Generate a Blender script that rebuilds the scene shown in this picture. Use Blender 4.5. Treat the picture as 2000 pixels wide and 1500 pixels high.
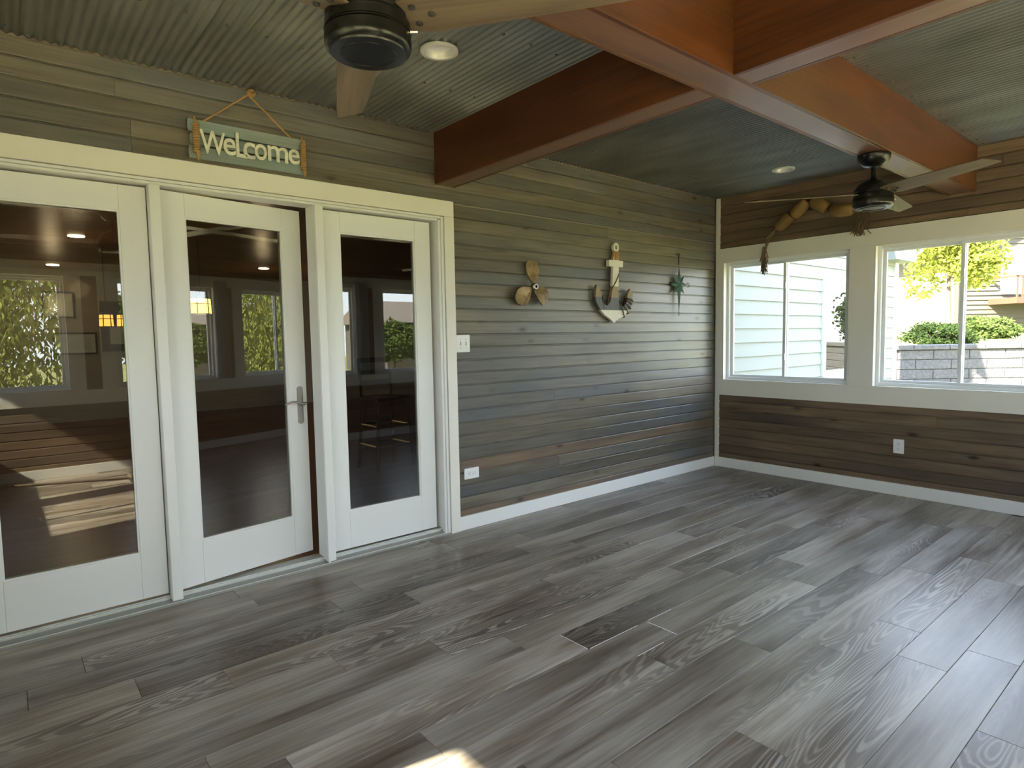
import bpy, bmesh, math, random
from mathutils import Vector, Matrix
random.seed(7)
S = bpy.context.scene
for o in list(bpy.data.objects): bpy.data.objects.remove(o, do_unlink=True)
COL = S.collection

# ------------------------------------------------------------------ camera
yaw, pitch, roll = math.radians(39.849), math.radians(-4.269), math.radians(-0.981)
fw = Vector((math.sin(yaw)*math.cos(pitch), math.cos(yaw)*math.cos(pitch), math.sin(pitch)))
rt = fw.cross(Vector((0, 0, 1))).normalized(); up = rt.cross(fw)
r2 = rt*math.cos(roll) + up*math.sin(roll); u2 = -rt*math.sin(roll) + up*math.cos(roll)
cam = bpy.data.cameras.new('camera'); co = bpy.data.objects.new('camera', cam); COL.objects.link(co)
co.matrix_world = Matrix(((r2.x, u2.x, -fw.x, -5.591), (r2.y, u2.y, -fw.y, -3.486), (r2.z, u2.z, -fw.z, 1.34), (0, 0, 0, 1)))
cam.sensor_width = 36; cam.lens = 1208.8*36/2000; cam.clip_start = 0.02; cam.clip_end = 300
S.camera = co

# ------------------------------------------------------------------ world, sun, exposure
W = bpy.data.worlds.new('sky'); S.world = W; W.use_nodes = True
nt = W.node_tree; nt.nodes.clear()
tc = nt.nodes.new('ShaderNodeTexCoord'); sx = nt.nodes.new('ShaderNodeSeparateXYZ'); rp = nt.nodes.new('ShaderNodeValToRGB')
bg = nt.nodes.new('ShaderNodeBackground'); wo = nt.nodes.new('ShaderNodeOutputWorld')
nt.links.new(tc.outputs['Generated'], sx.inputs[0]); nt.links.new(sx.outputs['Z'], rp.inputs[0])
nt.links.new(rp.outputs[0], bg.inputs[0]); nt.links.new(bg.outputs[0], wo.inputs[0])
rp.color_ramp.elements[0].position = 0.0; rp.color_ramp.elements[0].color = (0.92, 0.96, 1.0, 1)
rp.color_ramp.elements[1].position = 0.8; rp.color_ramp.elements[1].color = (0.50, 0.65, 1.0, 1)
bg.inputs[1].default_value = 2.9
sun = bpy.data.lights.new('sun', 'SUN'); sun.energy = 22.0; sun.angle = math.radians(0.8); sun.color = (1.0, 0.90, 0.72)
so = bpy.data.objects.new('sun', sun); COL.objects.link(so)
so.rotation_euler = Vector((1.0, -0.175, -0.82)).to_track_quat('-Z', 'Y').to_euler()
S.view_settings.view_transform = 'Standard'; S.view_settings.look = 'None'
S.view_settings.gamma = 1; S.view_settings.use_curve_mapping = False
S.view_settings.exposure = 1.72
S.cycles.sample_clamp_indirect = 2.0

# ------------------------------------------------------------------ material helpers
class G:
    def __init__(s, name):
        s.m = bpy.data.materials.new(name); s.m.use_nodes = True; s.t = s.m.node_tree; s.t.nodes.clear()
        s.out = s.n('OutputMaterial')
    def n(s, k, **kw):
        x = s.t.nodes.new('ShaderNode'+k)
        for a, b in kw.items(): setattr(x, a, b)
        return x
    def l(s, a, b): s.t.links.new(a, b)
    def set(s, inp, v):
        if hasattr(v, 'is_linked') or hasattr(v, 'links'): s.l(v, inp)
        elif isinstance(v, tuple) and len(v) == 3 and len(inp.default_value) == 4: inp.default_value = (*v, 1)
        else: inp.default_value = v
    def math(s, op, a, b=0.0, clamp=False):
        x = s.n('Math', operation=op); x.use_clamp = clamp; s.set(x.inputs[0], a); s.set(x.inputs[1], b); return x.outputs[0]
    def mix(s, f, a, b, mode='MIX'):
        x = s.n('Mix', data_type='RGBA', blend_type=mode); s.set(x.inputs[0], f); s.set(x.inputs[6], a); s.set(x.inputs[7], b); return x.outputs[2]
    def ramp(s, f, stops):
        x = s.n('ValToRGB'); e = x.color_ramp.elements
        while len(e) < len(stops): e.new(0.5)
        for q, (p, c) in zip(e, stops): q.position = p; q.color = (*c, 1) if isinstance(c, tuple) else (c, c, c, 1)
        s.l(f, x.inputs[0]); return x.outputs[0]
    def coords(s, scale=(1, 1, 1), rnd=0.0, loc=(0, 0, 0)):
        t = s.n('TexCoord'); src = t.outputs['Object']
        if rnd:
            oi = s.n('ObjectInfo'); v = s.n('VectorMath', operation='SCALE'); v.inputs[0].default_value = (rnd, rnd*.37, rnd*.61)
            s.l(oi.outputs['Random'], v.inputs['Scale'])
            a = s.n('VectorMath', operation='ADD'); s.l(src, a.inputs[0]); s.l(v.outputs[0], a.inputs[1]); src = a.outputs[0]
        m = s.n('Mapping'); s.l(src, m.inputs[0]); m.inputs['Scale'].default_value = scale; m.inputs['Location'].default_value = loc
        return m.outputs[0]
    def noise(s, vec, scale=1, detail=3, rough=.5, dist=0.0):
        x = s.n('TexNoise'); s.l(vec, x.inputs['Vector']); x.inputs['Scale'].default_value = scale; x.inputs['Detail'].default_value = detail
        x.inputs['Roughness'].default_value = rough; x.inputs['Distortion'].default_value = dist; return x.outputs['Fac']
    def rand(s): return s.n('ObjectInfo').outputs['Random']
    def bsdf(s, col, rough=.5, metal=0.0, spec=.5, bump=None, bd=.002, coat=0.0, trans=0.0, sheen=0.0, bs=.5):
        p = s.n('BsdfPrincipled'); s.set(p.inputs['Base Color'], col); s.set(p.inputs['Roughness'], rough); s.set(p.inputs['Metallic'], metal)
        p.inputs['Specular IOR Level'].default_value = spec; p.inputs['Coat Weight'].default_value = coat; p.inputs['Coat Roughness'].default_value = .25
        if bump is not None:
            b = s.n('Bump'); b.inputs['Distance'].default_value = bd; b.inputs['Strength'].default_value = bs; s.l(bump, b.inputs['Height']); s.l(b.outputs[0], p.inputs['Normal'])
        s.l(p.outputs[0], s.out.inputs[0]); s.p = p; return s.m

def plain(name, col, rough=.5, metal=0.0, var=.06, scale=6, spec=.5, bump=0.0, coat=0.0):
    g = G(name); n = g.noise(g.coords(), scale, 4)
    c = g.mix(g.math('MULTIPLY', n, var*4, True), col, tuple(v*(1-var*2.2) for v in col))
    return g.bsdf(c, rough, metal, spec, bump=n if bump else None, bd=bump, coat=coat)

def wood(name, ca, cb, axis='x', rough=.45, knots=True, kn='y', rnd=9.0, knotcol=(.03, .02, .012), tint=None, coat=0.0, varrange=.35, bd=.0006, spec=.5, ks=1.0, lines=.5):
    g = G(name)
    def sc(al, ac): return {'x': (al, ac, ac), 'y': (ac, al, ac), 'z': (ac, ac, al)}[axis]
    n1 = g.noise(g.coords(sc(1.1, 9), rnd), 1, 3, .55, .6)
    n2 = g.noise(g.coords(sc(2.5, 70), rnd), 1, 4, .6, .3)
    n3 = g.noise(g.coords(sc(.8, 2.2), rnd), 1, 2, .5)
    f = g.math('ADD', g.math('MULTIPLY', n1, .65), g.math('MULTIPLY', n2, .35))
    c = g.ramp(f, [(.30, ca), (.68, cb)])
    if tint: c = g.mix(g.ramp(n3, [(.42, 0.0), (.68, .75)]), c, tint)
    v = g.math('ADD', g.math('MULTIPLY', g.rand(), varrange), 1-varrange*.5)
    vv = g.n('CombineXYZ')
    for i in range(3): g.l(v, vv.inputs[i])
    c = g.mix(1.0, c, vv.outputs[0], 'MULTIPLY')
    c = g.mix(g.ramp(n2, [(.25, .28*lines*2), (.5, 0.0)]), c, tuple(x*.45 for x in ca))
    if knots:
        vo = g.n('TexVoronoi'); vo.inputs['Scale'].default_value = 1
        kc = list(sc(3.1*ks, 7.5*ks)); kc['xyz'.index(kn)] = 0.0
        g.l(g.coords(tuple(kc), rnd), vo.inputs['Vector'])
        d = vo.outputs['Distance']
        gate = g.n('SeparateXYZ'); g.l(vo.outputs['Color'], gate.inputs[0])
        on = g.math('GREATER_THAN', gate.outputs[0], .30)
        k = g.math('MULTIPLY', g.ramp(d, [(.055, 1.0), (.125, 0.0)]), on)
        halo = g.math('MULTIPLY', g.ramp(d, [(.06, .45), (.22, 0.0)]), on)
        c = g.mix(halo, c, tuple(x*.5 for x in ca)); c = g.mix(g.math('MULTIPLY', k, .85), c, knotcol)
    return g.bsdf(c, g.math('ADD', g.math('MULTIPLY', n2, .12), rough-.06), bump=n2, bd=bd, coat=coat, spec=spec)

def emis(name, col, st):
    g = G(name); e = g.n('Emission'); e.inputs[0].default_value = (*col, 1); e.inputs[1].default_value = st; g.l(e.outputs[0], g.out.inputs[0]); return g.m

def glass(name, r0=.04, tint=(.97, .99, .98)):
    g = G(name); lw = g.n('LayerWeight'); lw.inputs[0].default_value = .5
    k = g.math('ADD', g.math('MULTIPLY', g.math('POWER', lw.outputs['Facing'], 5.0), 1-r0), r0, True)
    t = g.n('BsdfTransparent'); t.inputs[0].default_value = (*tint, 1)
    gl = g.n('BsdfGlossy'); gl.inputs['Roughness'].default_value = 0.0; gl.inputs[0].default_value = (1, 1, 1, 1)
    mx = g.n('MixShader'); g.l(k, mx.inputs[0]); g.l(t.outputs[0], mx.inputs[1]); g.l(gl.outputs[0], mx.inputs[2])
    g.l(mx.outputs[0], g.out.inputs[0]); return g.m

M = {}
M['white'] = plain('white_paint', (.82, .79, .70), .42, var=.03, scale=3, spec=.4)
M['door_white'] = plain('door_paint', (.81, .805, .765), .38, var=.05, scale=2.5)
M['vinyl'] = plain('white_vinyl', (.78, .79, .78), .35, var=.02)
M['plate'] = plain('white_plastic', (.85, .85, .83), .3, var=.02)
M['dark'] = plain('dark_slot', (.03, .03, .03), .5)
M['grey_wood'] = wood('grey_stained_pine', (.085, .072, .048), (.195, .170, .128), 'x', .36, tint=(.085, .098, .108), varrange=.35, knotcol=(.025, .02, .014), bd=.0005)
M['grey_wood_warm'] = wood('brown_stained_pine', (.12, .080, .048), (.23, .165, .108), 'x', .36, tint=(.10, .095, .09), varrange=.2, knotcol=(.05, .035, .02))
M['brown_wood'] = wood('walnut_stained_pine', (.105, .070, .043), (.245, .170, .108), 'y', .5, tint=(.085, .07, .055), varrange=.40, knotcol=(.012, .007, .004), ks=.9, spec=.3, kn='x')
M['brown_wood_x'] = wood('walnut_stained_pine_back', (.105, .070, .043), (.245, .170, .108), 'x', .5, tint=(.085, .07, .055), varrange=.40, knotcol=(.012, .007, .004), spec=.3)
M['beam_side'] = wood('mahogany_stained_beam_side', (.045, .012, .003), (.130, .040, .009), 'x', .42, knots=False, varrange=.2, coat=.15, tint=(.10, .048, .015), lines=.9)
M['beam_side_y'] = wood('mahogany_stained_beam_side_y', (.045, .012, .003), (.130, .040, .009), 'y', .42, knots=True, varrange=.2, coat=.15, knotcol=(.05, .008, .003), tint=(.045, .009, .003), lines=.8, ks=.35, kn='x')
M['beam_bot'] = wood('mahogany_stained_beam_bottom', (.095, .042, .024), (.165, .085, .052), 'x', .34, knots=False, varrange=.12, coat=.3, lines=.35)  # paler and greyer than the sides: glossy reflection put into the underside colour
M['beam_bot_y'] = wood('mahogany_beam_bottom_sheen_y', (.095, .040, .022), (.165, .080, .048), 'y', .34, knots=False, varrange=.12, coat=.3, lines=.35)  # same reflected sheen mixed into the colour, grain along y
M['blade'] = wood('weathered_oak_blade', (.075, .055, .034), (.18, .135, .085), 'x', .55, knots=False, varrange=.1)
M['black'] = plain('black_enamel', (.006, .006, .0055), .27, var=.1, spec=.35)
M['steel'] = plain('brushed_steel', (.42, .40, .36), .3, 1.0)
M['screw'] = plain('dull_zinc', (.16, .165, .155), .5, .5)
M['brass_chain'] = plain('chain_metal', (.5, .47, .4), .3, 1.0)
M['rope'] = plain('jute_rope', (.42, .25, .09), .85, var=.2, scale=60, bump=.002)
M['old_rope'] = plain('frayed_rope', (.16, .105, .055), .9, var=.2, scale=60)
M['cork'] = plain('worn_cork', (.26, .155, .045), .8, var=.25, scale=14, bump=.003)
M['sign'] = wood('pale_blue_driftwood', (.15, .205, .20), (.27, .34, .32), 'x', .7, knots=False, tint=(.24, .22, .18), varrange=.25)
g = G('galvanised_letter'); n = g.noise(g.coords((1, 1, 1)), 22, 3); M['letter'] = g.bsdf(g.ramp(n, [(.3, (.60, .60, .48)), (.6, (.86, .85, .68))]), .38, .3, bump=n, bd=.001)
g = G('copper_patina'); n = g.noise(g.coords(), 16, 5, .6); M['bronze'] = g.bsdf(g.ramp(n, [(.3, (.10, .075, .035)), (.5, (.26, .165, .07)), (.72, (.33, .27, .15))]), .5, .35, bump=n, bd=.002)
M['verdigris'] = plain('verdigris', (.10, .19, .16), .5, .3, var=.2, scale=30)
g = G('corrugated_galvanised'); n = g.noise(g.coords((3, 1.2, 1), 3), 1.5, 4); n2 = g.noise(g.coords((30, 30, 1)), 2, 2)
M['corr'] = g.bsdf(g.ramp(n, [(.3, (.225, .235, .215)), (.7, (.35, .36, .335))]), g.math('ADD', g.math('MULTIPLY', n, .10), .25), .76)
# vinyl plank floor: grain lines are contours of a stretched noise field
g = G('grey_oak_vinyl_plank')
c0 = g.coords((.62, 4.6, 1), 31)
fld = g.noise(c0, 1, 2, .5, .35); rings = g.math('SINE', g.math('MULTIPLY', fld, 230))
fld2 = g.noise(g.coords((2.2, 60, 1), 31), 1, 4, .65); fld3 = g.noise(g.coords((1.1, 7, 1), 31), 1, 3, .55)
f = g.math('ADD', g.math('MULTIPLY', fld3, .62), g.math('MULTIPLY', fld2, .38))
c = g.ramp(f, [(.36, (.090, .062, .041)), (.48, (.20, .166, .128)), (.62, (.34, .305, .255))])
msk = g.ramp(g.noise(g.coords((.5, 1.6, 1), 31), 1, 1), [(.50, 0.0), (.66, 1.0)])
c = g.mix(g.math('MULTIPLY', g.math('MULTIPLY', g.ramp(rings, [(.0, .0), (.8, 0.0), (1.0, .28)]), msk), .8), c, (.36, .335, .30))
c = g.mix(g.math('MULTIPLY', g.ramp(rings, [(.0, .85), (.4, 0.0)]), msk), c, (.055, .040, .030))
v = g.math('ADD', g.math('MULTIPLY', g.rand(), .5), .72); vv = g.n('CombineXYZ')
for i in range(3): g.l(v, vv.inputs[i])
c = g.mix(1.0, c, vv.outputs[0], 'MULTIPLY')
M['floor'] = g.bsdf(c, g.math('ADD', g.math('MULTIPLY', fld2, .16), .24), bump=fld2, bd=.0005, spec=.5)
M['joint'] = plain('floor_underlay', (.05, .045, .04), .8)
M['sill'] = plain('aluminium_sill', (.40, .40, .36), .45, .5)
M['sill_lip'] = plain('bright_lip', (.78, .78, .70), .35, .2)
M['sidegreen'] = plain('pale_sage_fibre_cement', (.235, .255, .24), .7, var=.03, scale=40)
M['house_tan'] = plain('tan_siding', (.085, .075, .058), .8, var=.04)
M['glass'] = glass('window_glass', .015)
M['dglass'] = glass('door_glass', .075, (.62, .62, .58))
g = G('block'); n = g.noise(g.coords(rnd=5), 22, 5, .65); n2 = g.noise(g.coords(rnd=5), 5, 2)
M['block'] = g.bsdf(g.ramp(n, [(.3, (.085, .08, .083)), (.7, (.155, .148, .152))]), .9, bump=n, bd=.03, bs=.8)
g = G('lawn'); n = g.noise(g.coords(), 3, 6, .7); M['lawn'] = g.bsdf(g.ramp(n, [(.3, (.15, .16, .03)), (.7, (.26, .25, .07))]), .9)
def leafmat(name, a, b, tr=.35):
    g = G(name); n = g.noise(g.coords(), 2.2, 3); n2 = g.noise(g.coords(), 17, 2)
    c = g.ramp(g.math('ADD', g.math('MULTIPLY', n, .5), g.math('MULTIPLY', n2, .5)), [(.35, a), (.62, b)])
    d = g.n('BsdfDiffuse'); t = g.n('BsdfTranslucent'); mx = g.n('MixShader'); mx.inputs[0].default_value = tr
    g.l(c, d.inputs[0]); g.l(c, t.inputs[0]); g.l(d.outputs[0], mx.inputs[1]); g.l(t.outputs[0], mx.inputs[2]); g.l(mx.outputs[0], g.out.inputs[0]); return g.m
M['leaf_y'] = leafmat('maple_leaves', (.14, .165, .028), (.31, .33, .07), .45)
M['leaf_g'] = leafmat('bush_leaves', (.018, .032, .012), (.055, .080, .026))
M['leaf_m'] = leafmat('shrub_leaves', (.045, .07, .018), (.13, .165, .05))
M['leaf_w'] = leafmat('willow_leaves', (.10, .13, .03), (.30, .33, .09), .4)
M['bark'] = plain('bark', (.16, .12, .09), .9, var=.2, scale=20)
M['roof'] = plain('roof_shingle', (.16, .13, .11), .9, var=.1)
M['railing'] = plain('redwood_railing', (.08, .035, .02), .7)
M['bounce_ground'] = plain('pale_bounce_gravel', (.64, .53, .29), .9, var=.06, scale=30)  # warm pale colour for the added ground that bounces light indoors
M['int_wall'] = plain('beige_wall_paint', (.30, .26, .20), .7)
M['int_ceil'] = wood('brown_board_ceiling', (.12, .055, .02), (.26, .13, .05), 'x', .3, knots=False)
M['int_floor'] = wood('reddish_hardwood', (.07, .015, .006), (.13, .03, .012), 'x', .3, knots=False)
M['frame_dark'] = plain('dark_frame', (.05, .03, .02), .4)
M['paper'] = plain('art_paper', (.5, .47, .4), .7, var=.15, scale=9)
M['curtain'] = plain('pale_curtain', (.55, .60, .63), .8)
M['lamp_on'] = emis('lit_downlight', (1.0, .80, .5), 14)
M['shade_y'] = emis('lit_amber_shade', (1.0, .72, .12), 2.6)
M['shade_o'] = emis('lit_orange_shade', (1.0, .42, .08), 1.5)
M['diff'] = plain('reflector', (.75, .73, .66), .35, .2)
M['cobalt'] = plain('anchor_side', (.05, .045, .04), .7)

# ------------------------------------------------------------------ mesh helpers
def link(name, bm, m, parent=None, smooth=False, kind=None, label=None, cat=None, group=None):
    bmesh.ops.recalc_face_normals(bm, faces=bm.faces)
    me = bpy.data.meshes.new(name); bm.to_mesh(me); bm.free(); me.materials.append(M[m] if isinstance(m, str) else m)
    if smooth:
        for p in me.polygons: p.use_smooth = True
        me.set_sharp_from_angle(angle=math.radians(62 if name == 'corrugated_sheet' else 38))
    o = bpy.data.objects.new(name, me); COL.objects.link(o)
    if parent: o.parent = parent
    if kind: o['kind'] = kind
    if label: o['label'] = label
    if cat: o['category'] = cat
    if group: o['group'] = group
    return o
def empty(name, loc=(0, 0, 0), label=None, cat=None, group=None, kind=None, rz=0):
    o = bpy.data.objects.new(name, None); COL.objects.link(o); o.location = loc; o.rotation_euler = (0, 0, rz); o.empty_display_size = .1
    if label: o['label'] = label
    if cat: o['category'] = cat
    if group: o['group'] = group
    if kind: o['kind'] = kind
    return o
def box(bm, x0, x1, y0, y1, z0, z1, bev=0.0):
    r = bmesh.ops.create_cube(bm, size=1); vs = r['verts']
    for v in vs: v.co = Vector(((x0+x1)/2+v.co.x*(x1-x0), (y0+y1)/2+v.co.y*(y1-y0), (z0+z1)/2+v.co.z*(z1-z0)))
    if bev:
        es = list({e for v in vs for e in v.link_edges})
        bmesh.ops.bevel(bm, geom=es, offset=bev, segments=1, affect='EDGES')
def B(*a, **k):
    bm = bmesh.new(); box(bm, *a, **k); return bm
def prism(bm, pts, axis, a, b):
    """extrude a closed profile along an axis: pts are (u,v) in the two other axes in order"""
    def P(u, v, w): return {'x': (w, u, v), 'y': (u, w, v), 'z': (u, v, w)}[axis]
    A = [bm.verts.new(P(u, v, a)) for u, v in pts]; C_ = [bm.verts.new(P(u, v, b)) for u, v in pts]; n = len(pts)
    for i in range(n): bm.faces.new((A[i], A[(i+1) % n], C_[(i+1) % n], C_[i]))
    fa = bm.faces.new(A); fb = bm.faces.new(C_)
    if n > 8: bmesh.ops.triangulate(bm, faces=[fa, fb])
def lathe(bm, prof, seg=32, c=(0, 0, 0), cap=True):
    rings = []
    for r, z in prof:
        rings.append([bm.verts.new((c[0]+r*math.cos(2*math.pi*i/seg), c[1]+r*math.sin(2*math.pi*i/seg), c[2]+z)) for i in range(seg)])
    for A, D in zip(rings, rings[1:]):
        for i in range(seg): bm.faces.new((A[i], A[(i+1) % seg], D[(i+1) % seg], D[i]))
    if cap: bm.faces.new(rings[0]); bm.faces.new(rings[-1])
def tube(bm, pts, r, seg=8, r1=None):
    pts = [Vector(p) for p in pts]; rings = []; n = len(pts); ref = None
    for i, p in enumerate(pts):
        d = (pts[min(i+1, n-1)]-pts[max(i-1, 0)]).normalized()
        if ref is None: ref = Vector((0, 0, 1)) if abs(d.z) < .9 else Vector((1, 0, 0))
        a = d.cross(ref).normalized(); b = d.cross(a); ref = -b if False else ref
        rr = r if r1 is None else r+(r1-r)*i/(n-1)
        rings.append([bm.verts.new(p+a*rr*math.cos(2*math.pi*k/seg)+b*rr*math.sin(2*math.pi*k/seg)) for k in range(seg)])
    for A, D in zip(rings, rings[1:]):
        for i in range(seg): bm.faces.new((A[i], A[(i+1) % seg], D[(i+1) % seg], D[i]))
    bm.faces.new(rings[0]); bm.faces.new(rings[-1])
def coil(a, b, r, turns, seg=9):
    a, b = Vector(a), Vector(b); d = (b-a); L = d.length; d.normalize(); u = d.cross(Vector((0, 1, .1))).normalized(); w = d.cross(u)
    N = int(turns*seg); return [a+d*L*i/N+(u*math.cos(2*math.pi*i/seg)+w*math.sin(2*math.pi*i/seg))*r for i in range(N+1)]

H = 2.676; D = -4.10; XW = -6.44
PITCH = .0875; Z0 = 1.452-PITCH*16
YF = .012                                                   # face of the boards, trim stands 12 mm proud of it

def plank_profile(z0, z1, f, back, s=1):
    """board section across its thickness: bevelled top edge and a recessed tongue at the foot"""
    return [(back, z0), (f+s*.010, z0), (f+s*.010, z0+.006), (f+s*.001, z0+.009), (f, z0+.012), (f, z1-.004), (f+s*.002, z1-.001), (f+s*.004, z1), (back, z1)]
def rows(zlo, zhi):
    k = math.floor((zlo-Z0)/PITCH+1e-6); out = []
    while Z0+k*PITCH < zhi-1e-4:
        a, b = max(zlo, Z0+k*PITCH), min(zhi, Z0+(k+1)*PITCH)
        if b-a > .012: out.append((k, a, b))
        k += 1
    return out

# ================================================================== SETTING
# floor
fl = link('floor', B(XW-.1, .1, D-.1, .13, -.10, -.007), 'joint', kind='structure')
FW = .1765; LEN = 1.238
offs = {-1: -2.2, 0: -4.63, 1: -2.905, 2: -5.573, 3: -4.0, 4: -4.948, 5: -4.568, 6: -4.18, 7: -2.67, 8: -3.71, 9: -3.315, 10: -3.566, 11: -1.918, 12: -1.70, 13: -2.503, 14: -2.79, 15: -2.53}
for k in range(-1, 24):
    y1 = -.125-FW*k; y0 = y1-FW; y1 = min(y1, 0.0 if k < 0 else y1); y0 = max(y0, D)
    if y1-y0 < .02: continue
    x = offs.get(k, -2.0-1.2*random.random())
    while x > XW: x -= LEN
    while x < 0:
        a, b = max(x, XW), min(x+LEN, 0.0)
        if b-a > .03:
            bm = bmesh.new(); e = .0006; box(bm, a+e, b-e, y0+e, y1-e, -.007, 0, bev=.0012)
            link('floor_plank', bm, 'floor', fl)
        x += LEN

for a in ((-3.711, -3.7085, -1.712, -1.540), (-3.70, -3.38, -1.7155, -1.7125), (-3.318, -3.3145, -1.885, -1.72), (-3.30, -3.12, -1.7150, -1.7130), (-3.60, -3.42, -1.8915, -1.8885)):
    link('worn_edge', B(a[0], a[1], a[2], a[3], 0.0, .0004), 'plate', fl)

# wall with the doors
DX0, DX1, DZ = -5.785, -3.245, 2.153                        # rough opening
wl = bmesh.new(); box(wl, DX1, .12, .03, .14, 0, 2.8); box(wl, XW-.12, DX0, .03, .14, 0, 2.8); box(wl, DX0, DX1, .03, .14, DZ, 2.8)
wl = link('wall_left', wl, 'int_wall', kind='structure')
CX0, CX1, CZ = -5.861, -3.169, 2.255                        # outer edge of the casing
for k, a, b in rows(0.09, H+.012):
    segs = []
    if b <= CZ+.02: segs = [(CX1-.004, 0.0), (XW, CX0+.004)]
    else: segs = [(XW, 0.0)]
    if a < CZ < b and b > CZ+.02: pass
    warm = (abs((a+b)/2-.43) < .05)
    for (p, q) in segs:
        cuts = [p, q]
        if q-p > 2:
            if p == XW: cuts = [p, random.uniform(-5.6, -4.2), random.uniform(-2.6, -.8), q] if k % 3 else [p, random.uniform(-3.8, -2.2), q]
            if abs((a+b)/2-2.225) < .05: cuts = [p, -1.599, q]
            if (a+b)/2 > 2.26 and (a+b)/2 < 2.44: cuts = [p, -5.023, q]
            if p > -4 and k in (3, 9): cuts = [p, random.uniform(-2.4, -1.0), q]
        for c, d in zip(cuts, cuts[1:]):
            bm = bmesh.new(); prism(bm, plank_profile(max(a, CZ-.004) if (b > CZ+.02 and a < CZ and True and p == XW) else a, b, YF, .03), 'x', c+.0008, d-.0008)
            link('plank', bm, 'grey_wood_warm' if warm or k == 0 else 'grey_wood', wl)

# wall with the windows (x = 0), back wall (y = D) and side wall (x = XW)
OT, OB, ZT, ZB = 2.051, .877, 2.182, .732
openB = [(-1.275, -.078), (-2.65, -1.455), (-4.03, -2.83)]
openS = [(-6.2, -5.0), (-4.6, -3.4), (-3.02, -1.82), (-1.45, -.25)]
def pierced(bm, ops, lo, hi, ax, t0, t1, z0=0.0, z1=2.8):
    def bb(a, b, c, d):
        if b-a < .001: return
        box(bm, *((t0, t1, a, b, c, d) if ax == 'y' else (a, b, t0, t1, c, d)))
    bb(lo, hi, z0, OB); bb(lo, hi, OT, z1); x = lo
    for a, b in sorted(ops): bb(x, a, OB, OT); x = b
    bb(x, hi, OB, OT)
bm = bmesh.new(); pierced(bm, openB, D-.12, .03, 'y', .03, .13); wr = link('wall_right', bm, 'int_wall', kind='structure')
bm = bmesh.new(); pierced(bm, openS, XW-.12, .12, 'x', D-.13, D-.03); wb = link('wall_back', bm, 'int_wall', kind='structure')
openW = openB[1:]
bm = bmesh.new(); pierced(bm, openW, D-.12, .03, 'y', XW-.13, XW-.03); ww = link('wall_side', bm, 'int_wall', kind='structure')
for k, a, b in rows(.09, ZB+.003)+rows(ZT-.003, H+.012):
    # right wall
    cuts = [D, 0.0-.040] if k % 2 else [D, random.uniform(-3.2, -1.6), -.040]
    if a < .4: cuts = [D, random.uniform(-3.4, -2.2), -.04]
    for c, d in zip(cuts, cuts[1:]):
        bm = bmesh.new(); prism(bm, plank_profile(a, b, .012, .03), 'y', 0, 1)
        for v in bm.verts: v.co = Vector((v.co.x, c+.0008+(d-c-.0016)*v.co.y, v.co.z))
        link('plank', bm, 'brown_wood', wr)
    bm = bmesh.new(); prism(bm, plank_profile(a, b, D-.012, D-.03, -1), 'x', XW, 0); link('plank', bm, 'brown_wood_x', wb)
    bm = bmesh.new(); prism(bm, plank_profile(a, b, XW-.012, XW-.03, -1), 'y', D, 0); link('plank', bm, 'brown_wood', ww)
for (a, b) in zip([o[1] for o in openS][:-1], [o[0] for o in openS][1:]):     # brown strips between the back windows
    bm = bmesh.new(); box(bm, a+.13, b-.13, D-.03, D-.010, ZB, ZT); link('plank', bm, 'brown_wood_x', wb)

# ceiling: corrugated sheets in bays between the beams
ce = link('ceiling', B(XW-.12, .12, D-.13, .14, H+.03, H+.16), 'int_wall', kind='structure')
BX0, BX1, BY0, BY1, BZ = -3.303, -3.145, -2.13, -1.957, 2.352
seams = [-.53-.612*i for i in range(-1, 11)]
LIGHTS = ((-3.921, -1.0), (-.558, -.959))
def sheet(x0, x1, y0, y1):
    bm = bmesh.new(); P = .0381; n = max(4, int(round((x1-x0)/P*10))); hole = [l for l in LIGHTS if x0-.07 < l[0] < x1+.07 and y0 < l[1] < y1]
    ys = [y0]+([hole[0][1]-.062, hole[0][1]-.03, hole[0][1]+.03, hole[0][1]+.062] if hole else [])+[y1]; R0 = None
    for yy in ys:
        R1 = [bm.verts.new((x0+(x1-x0)*i/n, yy, H+.006+.0060*math.cos(2*math.pi*(x0+(x1-x0)*i/n)/P))) for i in range(n+1)]
        if R0:
            for i in range(n):
                if hole:
                    mx, my = x0+(x1-x0)*(i+.5)/n, (R0[0].co.y+yy)/2
                    if abs(my-hole[0][1]) < .06 and abs(mx-hole[0][0]) < (.070 if abs(my-hole[0][1]) < .02 else .050): continue
                bm.faces.new((R0[i], R0[i+1], R1[i+1], R1[i]))
        R0 = R1
    return link('corrugated_sheet', bm, 'corr', ce, smooth=True)
def bay(x0, x1, y0, y1):
    cs = sorted([s for s in seams if x0+.05 < s < x1-.05]+[x0, x1])
    for a, b in zip(cs, cs[1:]): sheet(a+.0015, b-.0015, y0, y1)
for (x0, x1) in ((XW, BX0), (BX1, 0)):
    bay(x0, x1, BY1, .004); bay(x0, x1, D, BY0)
bm = bmesh.new()
for yy, sp, xa, xb in ((-.64, .162, XW, BX0), (-1.295, .162, XW, BX0), (-1.25, .3, BX1, 0), (-.35, .3, BX1, 0), (-2.17, .16, BX1, 0), (-2.9, .3, BX1, 0), (-.03, .162, XW, 0), (-2.9, .3, XW, BX0)):
    x = xa+.07
    while x < xb-.03: lathe(bm, [(.0075, 0), (.0075, -.004), (.004, -.007)], 8, (x, yy, H+.004)); x += sp
link('screw', bm, 'screw', ce, kind='stuff')

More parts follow.
